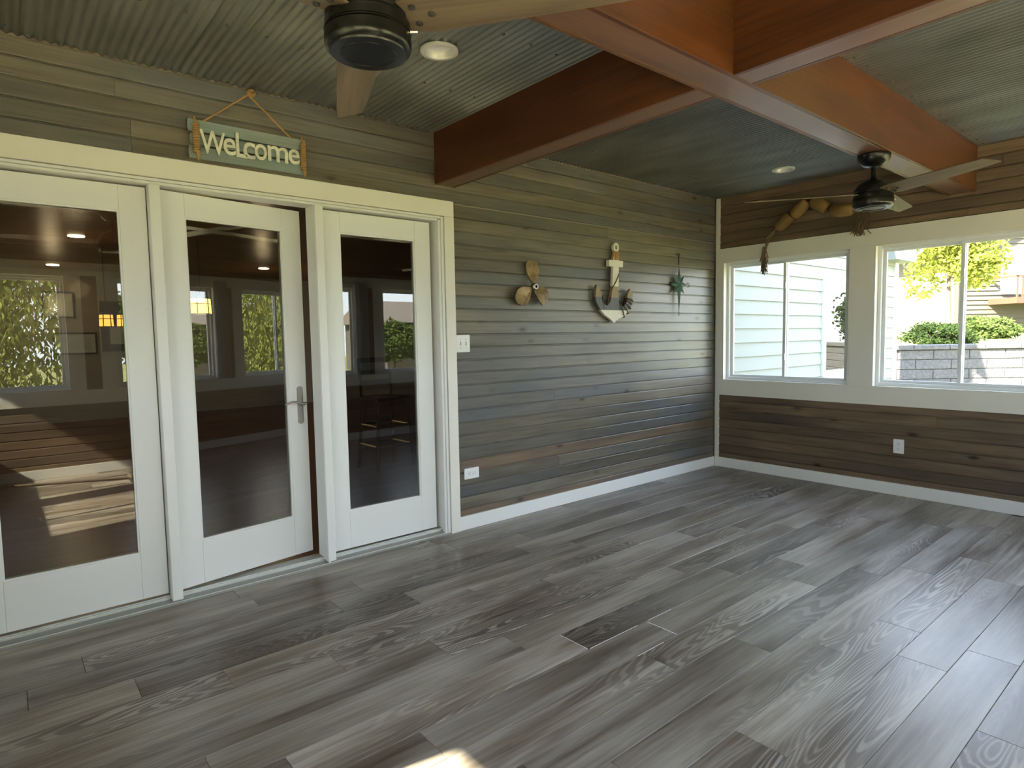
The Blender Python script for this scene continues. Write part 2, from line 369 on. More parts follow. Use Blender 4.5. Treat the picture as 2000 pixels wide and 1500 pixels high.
# baseboards
bm = bmesh.new(); box(bm, CX1-.001, 0, 0, .03, 0, .098, bev=.002); box(bm, XW, CX0, 0, .03, 0, .098, bev=.002); link('baseboard_left', bm, 'door_white', kind='structure')
link('baseboard_right', B(0, .03, D, -.0005, 0, .098, bev=.002), 'door_white', kind='structure')
link('baseboard_back', B(XW, 0, D-.03, D, 0, .098, bev=.002), 'door_white', kind='structure')
link('baseboard_side', B(XW-.03, XW, D, 0, 0, .098, bev=.002), 'door_white', kind='structure')

# window casing bands as boards
def casing(name, ops, lo, hi, ax, f, b):
    root = empty(name, kind='structure')
    def bd(a, c, z0, z1):
        if c-a < .004: return
        e = .0004
        link('casing_board', B(*((min(f, b), max(f, b), a+e, c-e, z0+e, z1-e) if ax == 'y' else (a+e, c-e, min(f, b), max(f, b), z0+e, z1-e))), 'white', root)
    bd(lo, hi, OT, ZT); bd(lo, hi, ZB, OB)
    return root, bd
r_, bd = casing('trim_1', openB, D, 0.0, 'y', 0.0, .03)
bd(-.078, 0, OB, OT); bd(-1.455, -1.275, OB, OT); bd(-2.83, -2.65, OB, OT); bd(D, -4.03, OB, OT)
bd(-.042, 0, ZT, H); bd(-.042, 0, .098, ZB)
r_, bd = casing('trim_2', openS, XW, 0.0, 'x', D, D-.03)
bd(XW, -6.2, OB, OT); bd(-.25, 0, OB, OT)
for a, b in zip([o[1] for o in openS][:-1], [o[0] for o in openS][1:]): bd(a, a+.13, OB, OT); bd(b-.13, b, OB, OT)
r_, bd = casing('trim_3', openW, D, 0.0, 'y', XW, XW-.03)
bd(-1.455, 0, OB, OT); bd(-2.83, -2.65, OB, OT); bd(D, -4.03, OB, OT)

# windows: lining, slider frame, two sashes, panes
def window(name, a, b, place, lo=OB, hi=OT, dep=.13):
    """built in (u along the wall, w outward) and mapped into place"""
    root = empty(name, kind='structure')
    def part(nm, boxes, m, par, bev=0.0):
        bm = bmesh.new()
        for u0, u1, w0, w1, z0, z1 in boxes:
            p, q = place(u0, w0), place(u1, w1)
            box(bm, min(p[0], q[0]), max(p[0], q[0]), min(p[1], q[1]), max(p[1], q[1]), z0, z1, bev=bev)
        return link(nm, bm, m, par)
    t = .012
    part('lining', [(a, a+t, 0, dep, lo, hi), (b-t, b, 0, dep, lo, hi), (a+t, b-t, 0, dep, lo, lo+t), (a+t, b-t, 0, dep, hi-t, hi)], 'white', root)
    A, Bq, L, T = a+t, b-t, lo+t, hi-t; f = .026
    part('window_frame', [(A, A+f, .060, .125, L, T), (Bq-f, Bq, .060, .125, L, T), (A+f, Bq-f, .060, .125, L, L+f), (A+f, Bq-f, .060, .125, T-f, T)], 'vinyl', root, .002)
    m_ = (a+b)/2; s = .026
    for i, (u0, u1, w0) in enumerate(((A+f, m_+.016, .068), (m_-.016, Bq-f, .094))):
        z0, z1 = L+f-.004, T-f+.004
        sh = part('sash', [(u0, u0+s, w0, w0+.022, z0, z1), (u1-s, u1, w0, w0+.022, z0, z1), (u0+s, u1-s, w0, w0+.022, z0, z0+s), (u0+s, u1-s, w0, w0+.022, z1-s, z1)], 'vinyl', root, .002)
        part('pane', [(u0+s, u1-s, w0+.009, w0+.012, z0+s, z1-s)], 'glass', sh)
    for z in (1.78, 1.12):
        part('latch', [(m_-.010, m_+.012, .058, .068, z-.03, z+.03)], 'vinyl', root, .002)
wn = 1
for a, b in openB: window('window_%d' % wn, a, b, lambda u, w: (w, u)); wn += 1
for a, b in openS: window('window_%d' % wn, a, b, lambda u, w: (u, D-w)); wn += 1
for a, b in openW: window('window_%d' % wn, a, b, lambda u, w: (XW-w, u)); wn += 1

# door casing, jamb, mullion posts, sill
t4 = empty('trim_4', kind='structure')
link('casing_board', B(CX0, CX1, -.004, .03, DZ, CZ, bev=.002), 'white', t4)
link('casing_board', B(DX1, CX1, -.004, .03, 0, DZ-.0005, bev=.002), 'white', t4)
link('casing_board', B(CX0, DX0, -.004, .03, 0, DZ-.0005, bev=.002), 'white', t4)
JX0, JX1, JZ = -5.742, -3.290, 2.122
for q in range(2):      # two stepped jamb strips with a shadow gap between them
    a, b, y = ((.004, .024, .004), (.026, .045, .009))[q]
    link('jamb_strip', B(DX1-b, DX1-a, y, .13, 0.01, DZ-a, bev=.0025), 'door_white', t4)
    link('jamb_strip', B(DX0+a, DX0+b, y, .13, 0.01, DZ-a, bev=.0025), 'door_white', t4)
    link('jamb_strip', B(DX0+b, DX1-b, y, .13, DZ-b*.72, DZ-a*.72, bev=.0025), 'door_white', t4)
for (a, b, c) in ((-4.965, -4.915, .0), (-4.135, -4.082, .018)):
    bm = bmesh.new(); box(bm, a, b, -.0, .13, .022, JZ, bev=.003)
    link('mullion_post', bm, 'door_white', t4)
    link('mullion_strip', B(a+.002, a+.016, -.006, .0, .018, JZ, bev=.0015), 'door_white', t4) if c else None
prof = [(0, 0), (0, .009), (.004, .012), (.009, .011), (.012, .006), (.044, .022), (.047, .033), (.054, .034), (.057, .028), (.062, .04), (.14, .04), (.14, 0)]
bm = bmesh.new(); prism(bm, prof, 'x', DX0+.01, DX1-.005); sl = link('trim_5', bm, 'sill', kind='structure')
link('sill_lip', B(DX0+.01, DX1-.005, .001, .009, .0115, .014), 'sill_lip', sl)
link('sill_lip', B(DX0+.01, DX1-.005, .046, .054, .0335, .036), 'sill_lip', sl)
bm = bmesh.new()
for i in range(7): box(bm, DX0+.01, DX1-.005, .014+i*.0042, .016+i*.0042, .006+i*.0022, .0105+i*.0022)
link('sill_rib', bm, 'sill', sl, kind='stuff')

# doors
def door(name, w, loc, rz, handle=False):
    root = empty(name, loc, kind='structure', rz=rz); T = .045; zb, zt = .052, 2.110; st = .116; gb, gt = .285, 1.988
    bm = B(0, st, 0, T, zb, zt, bev=.0012); link('stile', bm, 'door_white', root)
    link('stile', B(w-st, w, 0, T, zb, zt, bev=.0012), 'door_white', root)
    link('rail', B(st+.0006, w-st-.0006, 0, T, zb, gb, bev=.0012), 'door_white', root)
    link('rail', B(st+.0006, w-st-.0006, 0, T, gt, zt, bev=.0012), 'door_white', root)
    bm = bmesh.new(); q = .008
    for a in ((st, st+q, .006, T-.006, gb, gt), (w-st-q, w-st, .006, T-.006, gb, gt), (st+q, w-st-q, .006, T-.006, gb, gb+q), (st+q, w-st-q, .006, T-.006, gt-q, gt)): box(bm, *a)
    link('glazing_bead', bm, 'frame_dark' if False else 'door_white', root)
    link('pane', B(st+q, w-st-q, .017, .020, gb+q, gt-q), 'dglass', root)
    if handle:
        s = .722; pl = bmesh.new(); pts = []
        for i in range(12): a = math.pi*i/11; pts.append((s+.017*math.cos(a), 1.055+.017*math.sin(a)))
        for i in range(12): a = math.pi+math.pi*i/11; pts.append((s+.017*math.cos(a), .862+.017*math.sin(a)))
        prism(pl, pts, 'y', -.008, 0); ph = link('handle_plate', pl, 'steel', root)
        bm = bmesh.new(); tube(bm, [(s, -.008, .965), (s, -.045, .965)], .011, 12)
        tube(bm, [(s+.012, -.05, .972), (s, -.052, .970), (s-.025, -.052, .974), (s-.05, -.05, .984), (s-.075, -.048, .986), (s-.1, -.046, .978), (s-.118, -.044, .972)], .0085, 10, .005)
        link('lever', bm, 'steel', ph, smooth=True)
        bm = bmesh.new(); lathe(bm, [(.007, 0), (.007, .006)], 12); 
        for v in bm.verts: v.co = Vector((s+v.co.x, -.008-v.co.z, .885+v.co.y))
        link('lock_cylinder', bm, 'steel', ph)
        bm = bmesh.new(); tube(bm, [(s, T+.001, .965), (s, T+.045, .965)], .010, 10); tube(bm, [(s, T+.05, .97), (s-.05, T+.05, .984), (s-.118, T+.045, .972)], .008, 8, .005); link('lever', bm, 'steel', root, smooth=True)
    return root
door('door_1', .768, (-5.738, .060, 0), 0)
door('door_2', .770, (-4.908, .060, 0), math.radians(9.7), True)
door('door_3', .750, (-4.074, .060, 0), 0)

# ================================================================== BEAMS
def beam(label, x0, x1, y0, y1, ax):
    root = empty('ceiling_beam', ((x0+x1)/2, (y0+y1)/2, BZ), label, 'beam', 'boxed ceiling beams')
    ox, oy, oz = root.location; t = .02
    def P(nm, a, m):
        bm = bmesh.new(); box(bm, a[0], a[1], a[2], a[3], a[4], a[5], bev=.0015)
        for v in bm.verts: v.co -= Vector((ox, oy, oz))
        link(nm, bm, m, root)
    zt = H+.012
    if ax == 'y':
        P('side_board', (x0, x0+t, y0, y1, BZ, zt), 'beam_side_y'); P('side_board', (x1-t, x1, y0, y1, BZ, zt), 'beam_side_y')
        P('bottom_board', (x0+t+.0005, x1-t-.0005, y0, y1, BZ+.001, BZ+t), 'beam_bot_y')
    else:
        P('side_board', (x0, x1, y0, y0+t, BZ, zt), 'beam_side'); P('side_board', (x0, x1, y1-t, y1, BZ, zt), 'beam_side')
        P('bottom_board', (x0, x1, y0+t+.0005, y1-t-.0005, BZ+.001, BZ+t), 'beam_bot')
beam('long red-brown boxed beam ending above the window wall, carrying the black fans', XW, 0.0, BY0, BY1, 'x')
beam('dark red boxed beam ending on the grey plank wall above the door casing', BX0, BX1, BY1, .012, 'y')
beam('orange-lit boxed beam running from the crossing to the top right of the picture', BX0, BX1, D, BY0, 'y')

# ================================================================== CEILING FANS
def blade_mesh():
    bm = bmesh.new(); pts = [(.085, .046), (.13, .062), (.17, .066), (.56, .044), (.70, .034), (.665, -.052), (.56, -.058), (.17, -.066), (.13, -.062), (.085, -.046)]
    A = [bm.verts.new((x, y, 0)) for x, y in pts]; C_ = [bm.verts.new((x, y, .006)) for x, y in pts]; n = len(pts)
    for i in range(n): bm.faces.new((A[i], A[(i+1) % n], C_[(i+1) % n], C_[i]))
    bm.faces.new(A); bm.faces.new(C_)
    bmesh.ops.rotate(bm, verts=bm.verts, cent=(0, 0, 0), matrix=Matrix.Rotation(math.radians(-11), 3, 'X')); return bm
def fan(x, y, angs, label):
    zb = 2.053; root = empty('ceiling_fan', (x, y, zb), label, 'ceiling fan', 'black ceiling fans with oak blades')
    bm = bmesh.new(); lathe(bm, [(.078, BZ-zb), (.086, BZ-zb-.006), (.084, BZ-zb-.03), (.055, BZ-zb-.062), (.024, BZ-zb-.072)], 36); link('canopy', bm, 'black', root, smooth=True)
    bm = bmesh.new(); lathe(bm, [(.013, .13), (.013, BZ-zb-.06)], 16); lathe(bm, [(.03, .13), (.03, .15), (.018, .165)], 20); link('downrod', bm, 'black', root, smooth=True)
    bm = bmesh.new(); lathe(bm, [(.03, .152), (.058, .146), (.082, .128), (.098, .104), (.103, .090), (.103, .078), (.099, .075), (.099, .070), (.104, .067), (.104, .050), (.100, .047), (.100, .043), (.106, .040), (.106, .016), (.103, .006), (.096, .0)], 48); mh = link('motor_housing', bm, 'black', root, smooth=True)
    bm = bmesh.new(); lathe(bm, [(.095, .001), (.093, -.004), (.070, -.0045), (.068, -.007), (.064, -.007), (.062, -.0045), (.0001, -.0045)], 48, cap=False); link('cap_ring', bm, 'black', mh, smooth=True)
    bm = bmesh.new(); lathe(bm, [(.100, .047), (.1065, .046), (.1065, .0435), (.100, .0425)], 48, cap=False); link('trim_ring', bm, 'black', mh, smooth=True)
    first = None
    for a in angs:
        if first is None:
            b = link('blade', blade_mesh(), 'blade', root)
            ss = []
            for px, py in ((.125, .028), (.125, -.028), (.165, 0)):
                bm = bmesh.new(); lathe(bm, [(.009, .002), (.009, -.004), (.005, -.006)], 10, (px, py, -py*math.tan(math.radians(11)))); ss.append(link('screw', bm, 'dark', b))
            first = (b, ss)
        else:
            b = first[0].copy(); COL.objects.link(b); b.parent = root
            for s_ in first[1]: s = s_.copy(); COL.objects.link(s); s.parent = b
        b.location = (0, 0, .076); b.rotation_euler = (0, 0, math.radians(a))
    bm = bmesh.new(); tube(bm, [(.108*math.cos(-.75), .108*math.sin(-.75), .045), (.122*math.cos(-.75), .122*math.sin(-.75), .043), (.124*math.cos(-.75), .124*math.sin(-.75), .03), (.124*math.cos(-.75), .124*math.sin(-.75), -.05)], .0013, 6)
    tube(bm, [(.104*math.cos(-.75), .104*math.sin(-.75), .045), (.125*math.cos(-.75), .125*math.sin(-.75), .045)], .0045, 8)
    link('pull_chain', bm, 'brass_chain', root)
fan(-4.83, -2.04, (69, -51, 189), 'large near black ceiling fan at top left, over the doors')
fan(-1.65, -2.04, (5, 125, 245), 'far black ceiling fan hanging from the beam near the window wall')

# recessed ceiling lights
def downlight(x, y, label):
    root = empty('recessed_light', (x, y, H-.004), label, 'light', 'unlit recessed ceiling lights')
    bm = bmesh.new(); lathe(bm, [(.088, .004), (.088, -.006), (.080, -.010), (.068, -.008), (.064, -.002), (.056, .026)], 36, cap=False); link('trim_ring', bm, 'diff', root, smooth=True)
    bm = bmesh.new(); lathe(bm, [(.0575, .022), (.050, .025), (.0001, .026)], 30, cap=False); link('lens', bm, 'plate', root, smooth=True)
downlight(-3.921, -1.0, 'round recessed ceiling light right of the near fan')
downlight(-.558, -.959, 'round recessed ceiling light near the far corner, seen edge-on')

# ================================================================== WALL THINGS
# welcome sign
sg = empty('welcome_sign', (-4.48, -.02, 2.365), 'pale blue plank sign reading WeLcome hung by rope above the doors', 'sign'); sgo = sg.location
def loc(bm, o):
    for v in bm.verts: v.co -= Vector(o)
    return bm
def scallop(x0, x1, z0, z1):
    r = []; h = z1-z0
    L = [(x0+.004, z0), (x0, z0+h*.3), (x0, z0+h*.7), (x0+.004, z1)]; R = [(x1-.004, z1), (x1, z1-h*.3), (x1, z0+h*.3), (x1-.004, z0)]
    return L+R
for (a, b, c, d) in ((-4.784, -4.183, 2.401, 2.458), (-4.774, -4.188, 2.338, 2.391), (-4.784, -4.183, 2.268, 2.327)):
    bm = bmesh.new(); prism(bm, scallop(a, b, c, d), 'y', -.034, -.020); link('sign_plank', loc(bm, sgo), 'sign', sg)
for q in (-4.74, -4.25): link('back_batten', loc(B(q, q+.03, -.020, .011, 2.275, 2.45), sgo), 'sign', sg)
for xa, xb in ((-4.747, -4.750), (-4.204, -4.204)):
    bm = bmesh.new(); tube(bm, coil((xa, -.046, 2.435), (xb, -.046, 2.290), .0115, 12), .0058, 6)
    tube(bm, [(xa-.006, -.04, 2.468), (xa, -.05, 2.44), (xa, -.046, 2.29), (xb+.008, -.04, 2.258)], .005, 6); tube(bm, [(xa+.014, -.042, 2.445), (xa+.008, -.048, 2.40), (xb+.012, -.042, 2.268)], .004, 6)
    link('rope_coil', loc(bm, sgo), 'rope', sg, smooth=True)
bm = bmesh.new(); tube(bm, [(-4.712, -.03, 2.455), (-4.60, -.028, 2.545), (-4.493, -.026, 2.632), (-4.470, -.026, 2.645)], .005, 8)
tube(bm, [(-4.264, -.03, 2.458), (-4.37, -.028, 2.548), (-4.474, -.026, 2.634), (-4.482, -.028, 2.65)], .005, 8)
link('hanging_rope', loc(bm, sgo), 'rope', sg, smooth=True)
bm = bmesh.new()
for k in range(3):
    R_ = .017-.003*k; pts = [(-4.462+R_*math.cos(t), -.024-.006*k+.004*math.sin(3*t), 2.654+R_*.95*math.sin(t)) for t in [2*math.pi*i/14 for i in range(15)]]
    tube(bm, pts, .0055, 7)
tube(bm, [(-4.462, .012, 2.654), (-4.462, -.03, 2.654)], .004, 6)
link('knot', loc(bm, sgo), 'rope', sg, smooth=True)
dg = None
def letter(ch, x0, x1, z0, z1):
    cu = bpy.data.curves.new('t', 'FONT'); cu.body = ch; cu.extrude = .12; cu.offset = .010; cu.bevel_depth = 0.0
    to = bpy.data.objects.new('t', cu); COL.objects.link(to); dgr = bpy.context.evaluated_depsgraph_get(); dgr.update()
    me = bpy.data.meshes.new_from_object(to.evaluated_get(dgr)); bpy.data.objects.remove(to)
    bm = bmesh.new(); bm.from_mesh(me); bpy.data.meshes.remove(me)
    xs = [v.co.x for v in bm.verts]; ys = [v.co.y for v in bm.verts]; zs = [v.co.z for v in bm.verts]
    for v in bm.verts:
        fx = (v.co.x-min(xs))/(max(xs)-min(xs)); fy = (v.co.y-min(ys))/(max(ys)-min(ys)); fz = (v.co.z-min(zs))/(max(zs)-min(zs))
        v.co = Vector((x0+(x1-x0)*fx, -.041-.007*fz, z0+(z1-z0)*fy))
    link('letter', loc(bm, sgo), 'letter', sg)
for ch, a, b, c, d in (('W', -4.734, -4.612, 2.294, 2.412), ('e', -4.622, -4.562, 2.306, 2.391), ('L', -4.560, -4.505, 2.303, 2.428), ('c', -4.525, -4.464, 2.303, 2.388), ('o', -4.466, -4.403, 2.307, 2.390), ('m', -4.399, -4.290, 2.312, 2.394), ('e', -4.286, -4.226, 2.314, 2.396)):
    letter(ch, a, b, c, d)

def shape_obj(name, pts, y0, y1, m, par, o, bev=.0015):
    bm = bmesh.new(); prism(bm, pts, 'y', y0, y1); bmesh.ops.remove_doubles(bm, verts=bm.verts, dist=.0001); return link(name, loc(bm, o), m, par)
# propeller
pr = empty('propeller', (-2.48, -.01, 1.716), 'three-bladed bronze-coloured ship propeller on the grey plank wall', 'wall decor')
def blade3(pts, tilt):
    bm = bmesh.new(); n = len(pts); cx = sum(p[0] for p in pts)/n; cz = sum(p[1] for p in pts)/n
    ax, az = cx+2.48, cz-1.716; L = math.hypot(ax, az); ux, uz = ax/L, az/L
    def yy(x, z): s = (x+2.48)*(-uz)+(z-1.716)*ux; return -.030+tilt*s
    fine = []
    for i in range(n):
        p0, p1, p2, p3 = pts[i-1], pts[i], pts[(i+1) % n], pts[(i+2) % n]
        for t in (0, .33, .66):
            fine.append(tuple(.5*((2*p1[j])+(-p0[j]+p2[j])*t+(2*p0[j]-5*p1[j]+4*p2[j]-p3[j])*t*t+(-p0[j]+3*p1[j]-3*p2[j]+p3[j])*t**3) for j in (0, 1)))
    A = [bm.verts.new((x, yy(x, z)-.004, z)) for x, z in fine]; C_ = [bm.verts.new((x, yy(x, z)+.008, z)) for x, z in fine]; N = len(fine)
    ca = bm.verts.new((cx, yy(cx, cz)-.014, cz)); cb = bm.verts.new((cx, yy(cx, cz)+.004, cz))
    for i in range(N):
        j = (i+1) % N; bm.faces.new((A[i], A[j], C_[j], C_[i])); bm.faces.new((A[i], A[j], ca)); bm.faces.new((C_[i], C_[j], cb))
    link('blade', loc(bm, pr.location), 'bronze', pr)
blade3([(-2.491, 1.742), (-2.521, 1.79), (-2.535, 1.826), (-2.542, 1.867), (-2.534, 1.897), (-2.503, 1.907), (-2.468, 1.902), (-2.453, 1.876), (-2.444, 1.831), (-2.449, 1.793), (-2.476, 1.743)], .35)
blade3([(-2.5, 1.704), (-2.543, 1.712), (-2.603, 1.71), (-2.652, 1.691), (-2.674, 1.657), (-2.668, 1.62), (-2.64, 1.592), (-2.595, 1.578), (-2.55, 1.58), (-2.52, 1.602), (-2.504, 1.64), (-2.496, 1.685)], .3)
blade3([(-2.461, 1.703), (-2.42, 1.717), (-2.357, 1.72), (-2.32, 1.699), (-2.317, 1.661), (-2.337, 1.622), (-2.37, 1.594), (-2.407, 1.579), (-2.438, 1.604), (-2.463, 1.641), (-2.488, 1.682)], .3)
bm = bmesh.new(); lathe(bm, [(.013, 0), (.026, 0), (.027, .030), (.020, .036), (.013, .036), (.013, 0)], 24, cap=False)
for v in bm.verts: v.co = Vector((v.co.x, -.014-v.co.z, v.co.y))
link('hub', bm, 'steel', pr, smooth=True)

# anchor
an = empty('anchor', (-1.545, -.01, 1.78), 'wooden anchor painted white, tan and blue, in the middle of the grey plank wall', 'wall decor'); ao = an.location
def bands(name, stops):
    g = G(name); t = g.n('TexCoord'); sp = g.n('SeparateXYZ'); g.l(t.outputs['Object'], sp.inputs[0]); col = None
    n = g.noise(g.coords(), 25, 3)
    for zc, c in stops:
        if col is None: col = g.mix(0.0, c, c)
        else: col = g.mix(g.math('GREATER_THAN', sp.outputs['Z'], zc-1.78), col, c)
    col = g.mix(g.math('MULTIPLY', n, .25), col, (.25, .2, .14)); return g.bsdf(col, .6)
WH, TN, BL = (.82, .78, .66), (.26, .185, .085), (.075, .085, .095)
ms = bands('anchor_shank_paint', [(0, BL), (1.660, TN), (1.755, WH)]); mf = bands('anchor_fluke_paint', [(0, WH), (1.556, BL), (1.663, TN)])
bm = bmesh.new(); R_ = 24
for r0, r1 in ((.020, .038),):
    A = [[bm.verts.new((-1.545+r*.9*math.cos(2*math.pi*i/R_), y, 2.080+r*math.sin(2*math.pi*i/R_))) for i in range(R_)] for r, y in ((r0, -.03), (r1, -.03), (r1, -.005), (r0, -.005))]
    for k in range(4):
        P_, Q_ = A[k], A[(k+1) % 4]
        for i in range(R_): bm.faces.new((P_[i], P_[(i+1) % R_], Q_[(i+1) % R_], Q_[i]))
link('ring', loc(bm, ao), ms, an)
shape_obj('shank', [(-1.573, 2.046), (-1.510, 2.046), (-1.514, 1.918), (-1.521, 1.756), (-1.526, 1.64), (-1.618, 1.64), (-1.597, 1.751), (-1.587, 1.92)], -.032, -.006, ms, an, ao)
shape_obj('crossbar', [(-1.643, 1.970), (-1.465, 1.970), (-1.468, 1.918), (-1.643, 1.918)], -.036, -.004, ms, an, ao)
fl_pts = [(-1.614, 1.666), (-1.624, 1.623), (-1.656, 1.595), (-1.687, 1.6), (-1.719, 1.629), (-1.731, 1.662), (-1.724, 1.696), (-1.755, 1.728), (-1.786, 1.76), (-1.798, 1.71), (-1.805, 1.66), (-1.793, 1.619), (-1.744, 1.557), (-1.688, 1.512), (-1.625, 1.483), (-1.599, 1.466), (-1.577, 1.449), (-1.547, 1.47), (-1.507, 1.489), (-1.454, 1.503), (-1.393, 1.55), (-1.356, 1.594), (-1.334, 1.647), (-1.333, 1.7), (-1.365, 1.743), (-1.392, 1.707), (-1.406, 1.68), (-1.396, 1.654), (-1.42, 1.619), (-1.453, 1.588), (-1.493, 1.596), (-1.513, 1.621), (-1.526, 1.664)]
shape_obj('flukes', fl_pts, -.030, -.004, mf, an, ao)
bm = bmesh.new(); tube(bm, coil((-1.5415, -.0180, 2.043), (-1.5415, -.018, 1.972), .0385, 9, 12), .0045, 6)
for v in bm.verts: v.co.y = -.019+(v.co.y+.019)*.55
link('neck_rope', loc(bm, ao), 'rope', an, smooth=True)
bm = bmesh.new(); tube(bm, [(-1.518, -.03, 1.86), (-1.530, -.038, 1.84), (-1.558, -.038, 1.795), (-1.603, -.036, 1.738), (-1.618, -.03, 1.70), (-1.630, -.02, 1.665), (-1.650, -.02, 1.605)], .005, 7)
for a, b in (((-1.506, 1.617), (-1.447, 1.497)), ((-1.462, 1.594), (-1.393, 1.530)), ((-1.440, 1.618), (-1.362, 1.572)), ((-1.425, 1.642), (-1.346, 1.610)), ((-1.400, 1.652), (-1.336, 1.640))):
    tube(bm, [(a[0], -.012, a[1]), (a[0]+(b[0]-a[0])*.1, -.036, a[1]+(b[1]-a[1])*.1+.006), (a[0]+(b[0]-a[0])*.5, -.039, (a[1]+b[1])/2+.006), (b[0], -.034, b[1]), (b[0], -.012, b[1])], .0048, 7)
link('wound_rope', loc(bm, ao), 'old_rope', an, smooth=True)

# compass star
stt = empty('compass_star', (-.645, -.02, 1.81), 'green metal compass star with long points, hung right of the anchor', 'wall decor'); s0 = stt.location
bm = bmesh.new(); tips = []
for i in range(16):
    a = math.pi/2+2*math.pi*i/16; r = (.275 if i == 8 else .19 if i == 0 else .120) if i % 4 == 0 else (.125 if i % 2 == 0 else .062)
    tips.append((s0[0]+r*math.cos(a)*(1.0 if i % 4 else 1.0), s0[2]+r*math.sin(a)))
V = [bm.verts.new((x, -.018, z)) for x, z in tips]; c1 = bm.verts.new((s0[0], -.045, s0[2])); c2 = bm.verts.new((s0[0], -.010, s0[2]))
for i in range(16): bm.faces.new((V[i], V[(i+1) % 16], c1)); bm.faces.new((V[i], V[(i+1) % 16], c2))
link('star', loc(bm, s0), 'verdigris', stt)
bm = bmesh.new()
tube(bm, [(-.653, -.02, 1.99), (-.653, -.02, 2.07)], .006, 8); tube(bm, [(-.653+.014*math.cos(t), -.02, 2.080+.016*math.sin(t)) for t in [2*math.pi*i/12 for i in range(13)]], .004, 6)
tube(bm, [(-.653, .012, 2.092), (-.653, -.022, 2.092)], .003, 6)
link('hook', loc(bm, s0), 'dark', stt)
for s in (1, -1):
    bm = bmesh.new(); x = -.645+s*.118
    tube(bm, [(x, -.02, 1.81), (x+s*.012, -.022, 1.828), (x+s*.034, -.022, 1.828), (x+s*.036, -.022, 1.795), (x+s*.014, -.022, 1.79)], .004, 6); link('side_bracket', loc(bm, s0), 'dark', stt)
bm = bmesh.new(); tube(bm, [(-.645, -.02, 1.56), (-.645, -.02, 1.525)], .004, 6); tube(bm, [(-.66, -.02, 1.522), (-.645, -.02, 1.530), (-.63, -.02, 1.522)], .003, 6); link('finial', loc(bm, s0), 'verdigris', stt)

# switch plate and outlets
def plate(name, label, cat, cx, cz, w, h, ax, kind):
    f = 0.004 if ax == 'A' else .004
    root = empty(name, (cx, .004, cz) if ax == 'A' else (.004, cx, cz), label, cat)
    if ax == 'B': root.rotation_euler = (0, 0, -math.pi/2)
    link('cover_plate', B(-w/2, w/2, -.006, .008, -h/2, h/2, bev=.0025), 'plate', root)
    if kind == 'switch':
        for sx in (-.023, .023):
            bm = bmesh.new(); box(bm, sx-.0045, sx+.0045, -.020, -.006, -.014, -.002, bev=.001); link('toggle', bm, 'plate', root)
            bm = bmesh.new(); box(bm, sx-.0055, sx+.0055, -.0068, -.006, -.013, .013)
            for z in (-.03, .03): box(bm, sx-.003, sx+.003, -.0072, -.006, z-.003, z+.003)
            link('slot', bm, 'sill', root)
    else:
        hz = kind == 'h'
        for s in (-1, 1):
            c = (s*.021, 0) if hz else (0, s*.021)
            bm = bmesh.new(); box(bm, c[0]-.0165, c[0]+.0165, -.0085, -.006, c[1]-.0165, c[1]+.0165, bev=.0008); rc = link('receptacle', bm, 'plate', root)
            bm = bmesh.new()
            for d in (-.006, .006):
                if hz: box(bm, c[0]-.002, c[0]+.007, -.0092, -.0085, c[1]+d-.0012, c[1]+d+.0012)
                else: box(bm, c[0]+d-.0012, c[0]+d+.0012, -.0092, -.0085, c[1]-.002, c[1]+.007)
            q = (c[0]-.009, c[1]) if hz else (c[0], c[1]-.009); box(bm, q[0]-.0022, q[0]+.0022, -.0092, -.0085, q[1]-.0022, q[1]+.0022)
            link('slot', bm, 'dark', rc)
    return root
plate('light_switch', 'white double toggle light switch plate beside the door casing', 'switch', -3.113, 1.306, .114, .119, 'A', 'switch')
plate('power_outlet', 'white sideways power outlet low on the grey plank wall', 'outlet', -3.063, .395, .124, .076, 'A', 'h')
plate('power_outlet', 'white upright power outlet on the brown planks below the windows', 'outlet', -1.673, .406, .076, .116, 'B', 'v')

# float garland
fg = empty('float_garland', (-.06, -.97, 2.40), 'garland of four worn cork floats on rope above the corner window', 'wall decor'); f0 = fg.location
fpos = [((-.07, -.725, 2.338), .64, .165), ((-.07, -.868, 2.432), .72, .175), ((-.07, -1.040, 2.432), -.62, .165), ((-.07, -1.222, 2.358), -.10, .185)]
for (x, y, z), a, L in fpos:
    bm = bmesh.new(); lathe(bm, [(.014, -L/2), (.038, -L/2+.004), (.050, -L/2+.022), (.055, 0), (.051, L/2-.022), (.039, L/2-.004), (.014, L/2)], 20)
    mt = Matrix.Translation(Vector((x, y, z))-f0) @ Matrix.Rotation(-a, 4, 'X') @ Matrix.Rotation(math.pi/2, 4, 'X')
    bmesh.ops.transform(bm, verts=bm.verts, matrix=mt); link('float', bm, 'cork', fg, smooth=True)
bm = bmesh.new(); tube(bm, [(-.07, -.56, 2.21), (-.07, -.60, 2.25), (-.07, -.66, 2.29), (-.07, -.725, 2.338), (-.07, -.79, 2.39), (-.07, -.868, 2.432), (-.07, -.955, 2.475), (-.07, -1.04, 2.432), (-.07, -1.125, 2.37), (-.07, -1.222, 2.358), (-.07, -1.33, 2.34)], .010, 8)
tube(bm, [(.004, -.955, 2.485), (-.07, -.955, 2.48)], .004, 6)
for (p, q) in (((-.065, -.62, 2.26), (-.035, -.52, 2.06)), ((-.065, -.60, 2.25), (-.035, -.535, 2.10)), ((-.06, -.635, 2.27), (-.045, -.545, 2.13)), ((-.06, -.535, 2.14), (-.035, -.518, 2.0))):
    tube(bm, [p, tuple((p[i]+q[i])/2+(.012 if i == 1 else 0) for i in range(3)), q], .012, 7, .008)
link('rope', loc(bm, f0), 'old_rope', fg, smooth=True)
bm = bmesh.new()
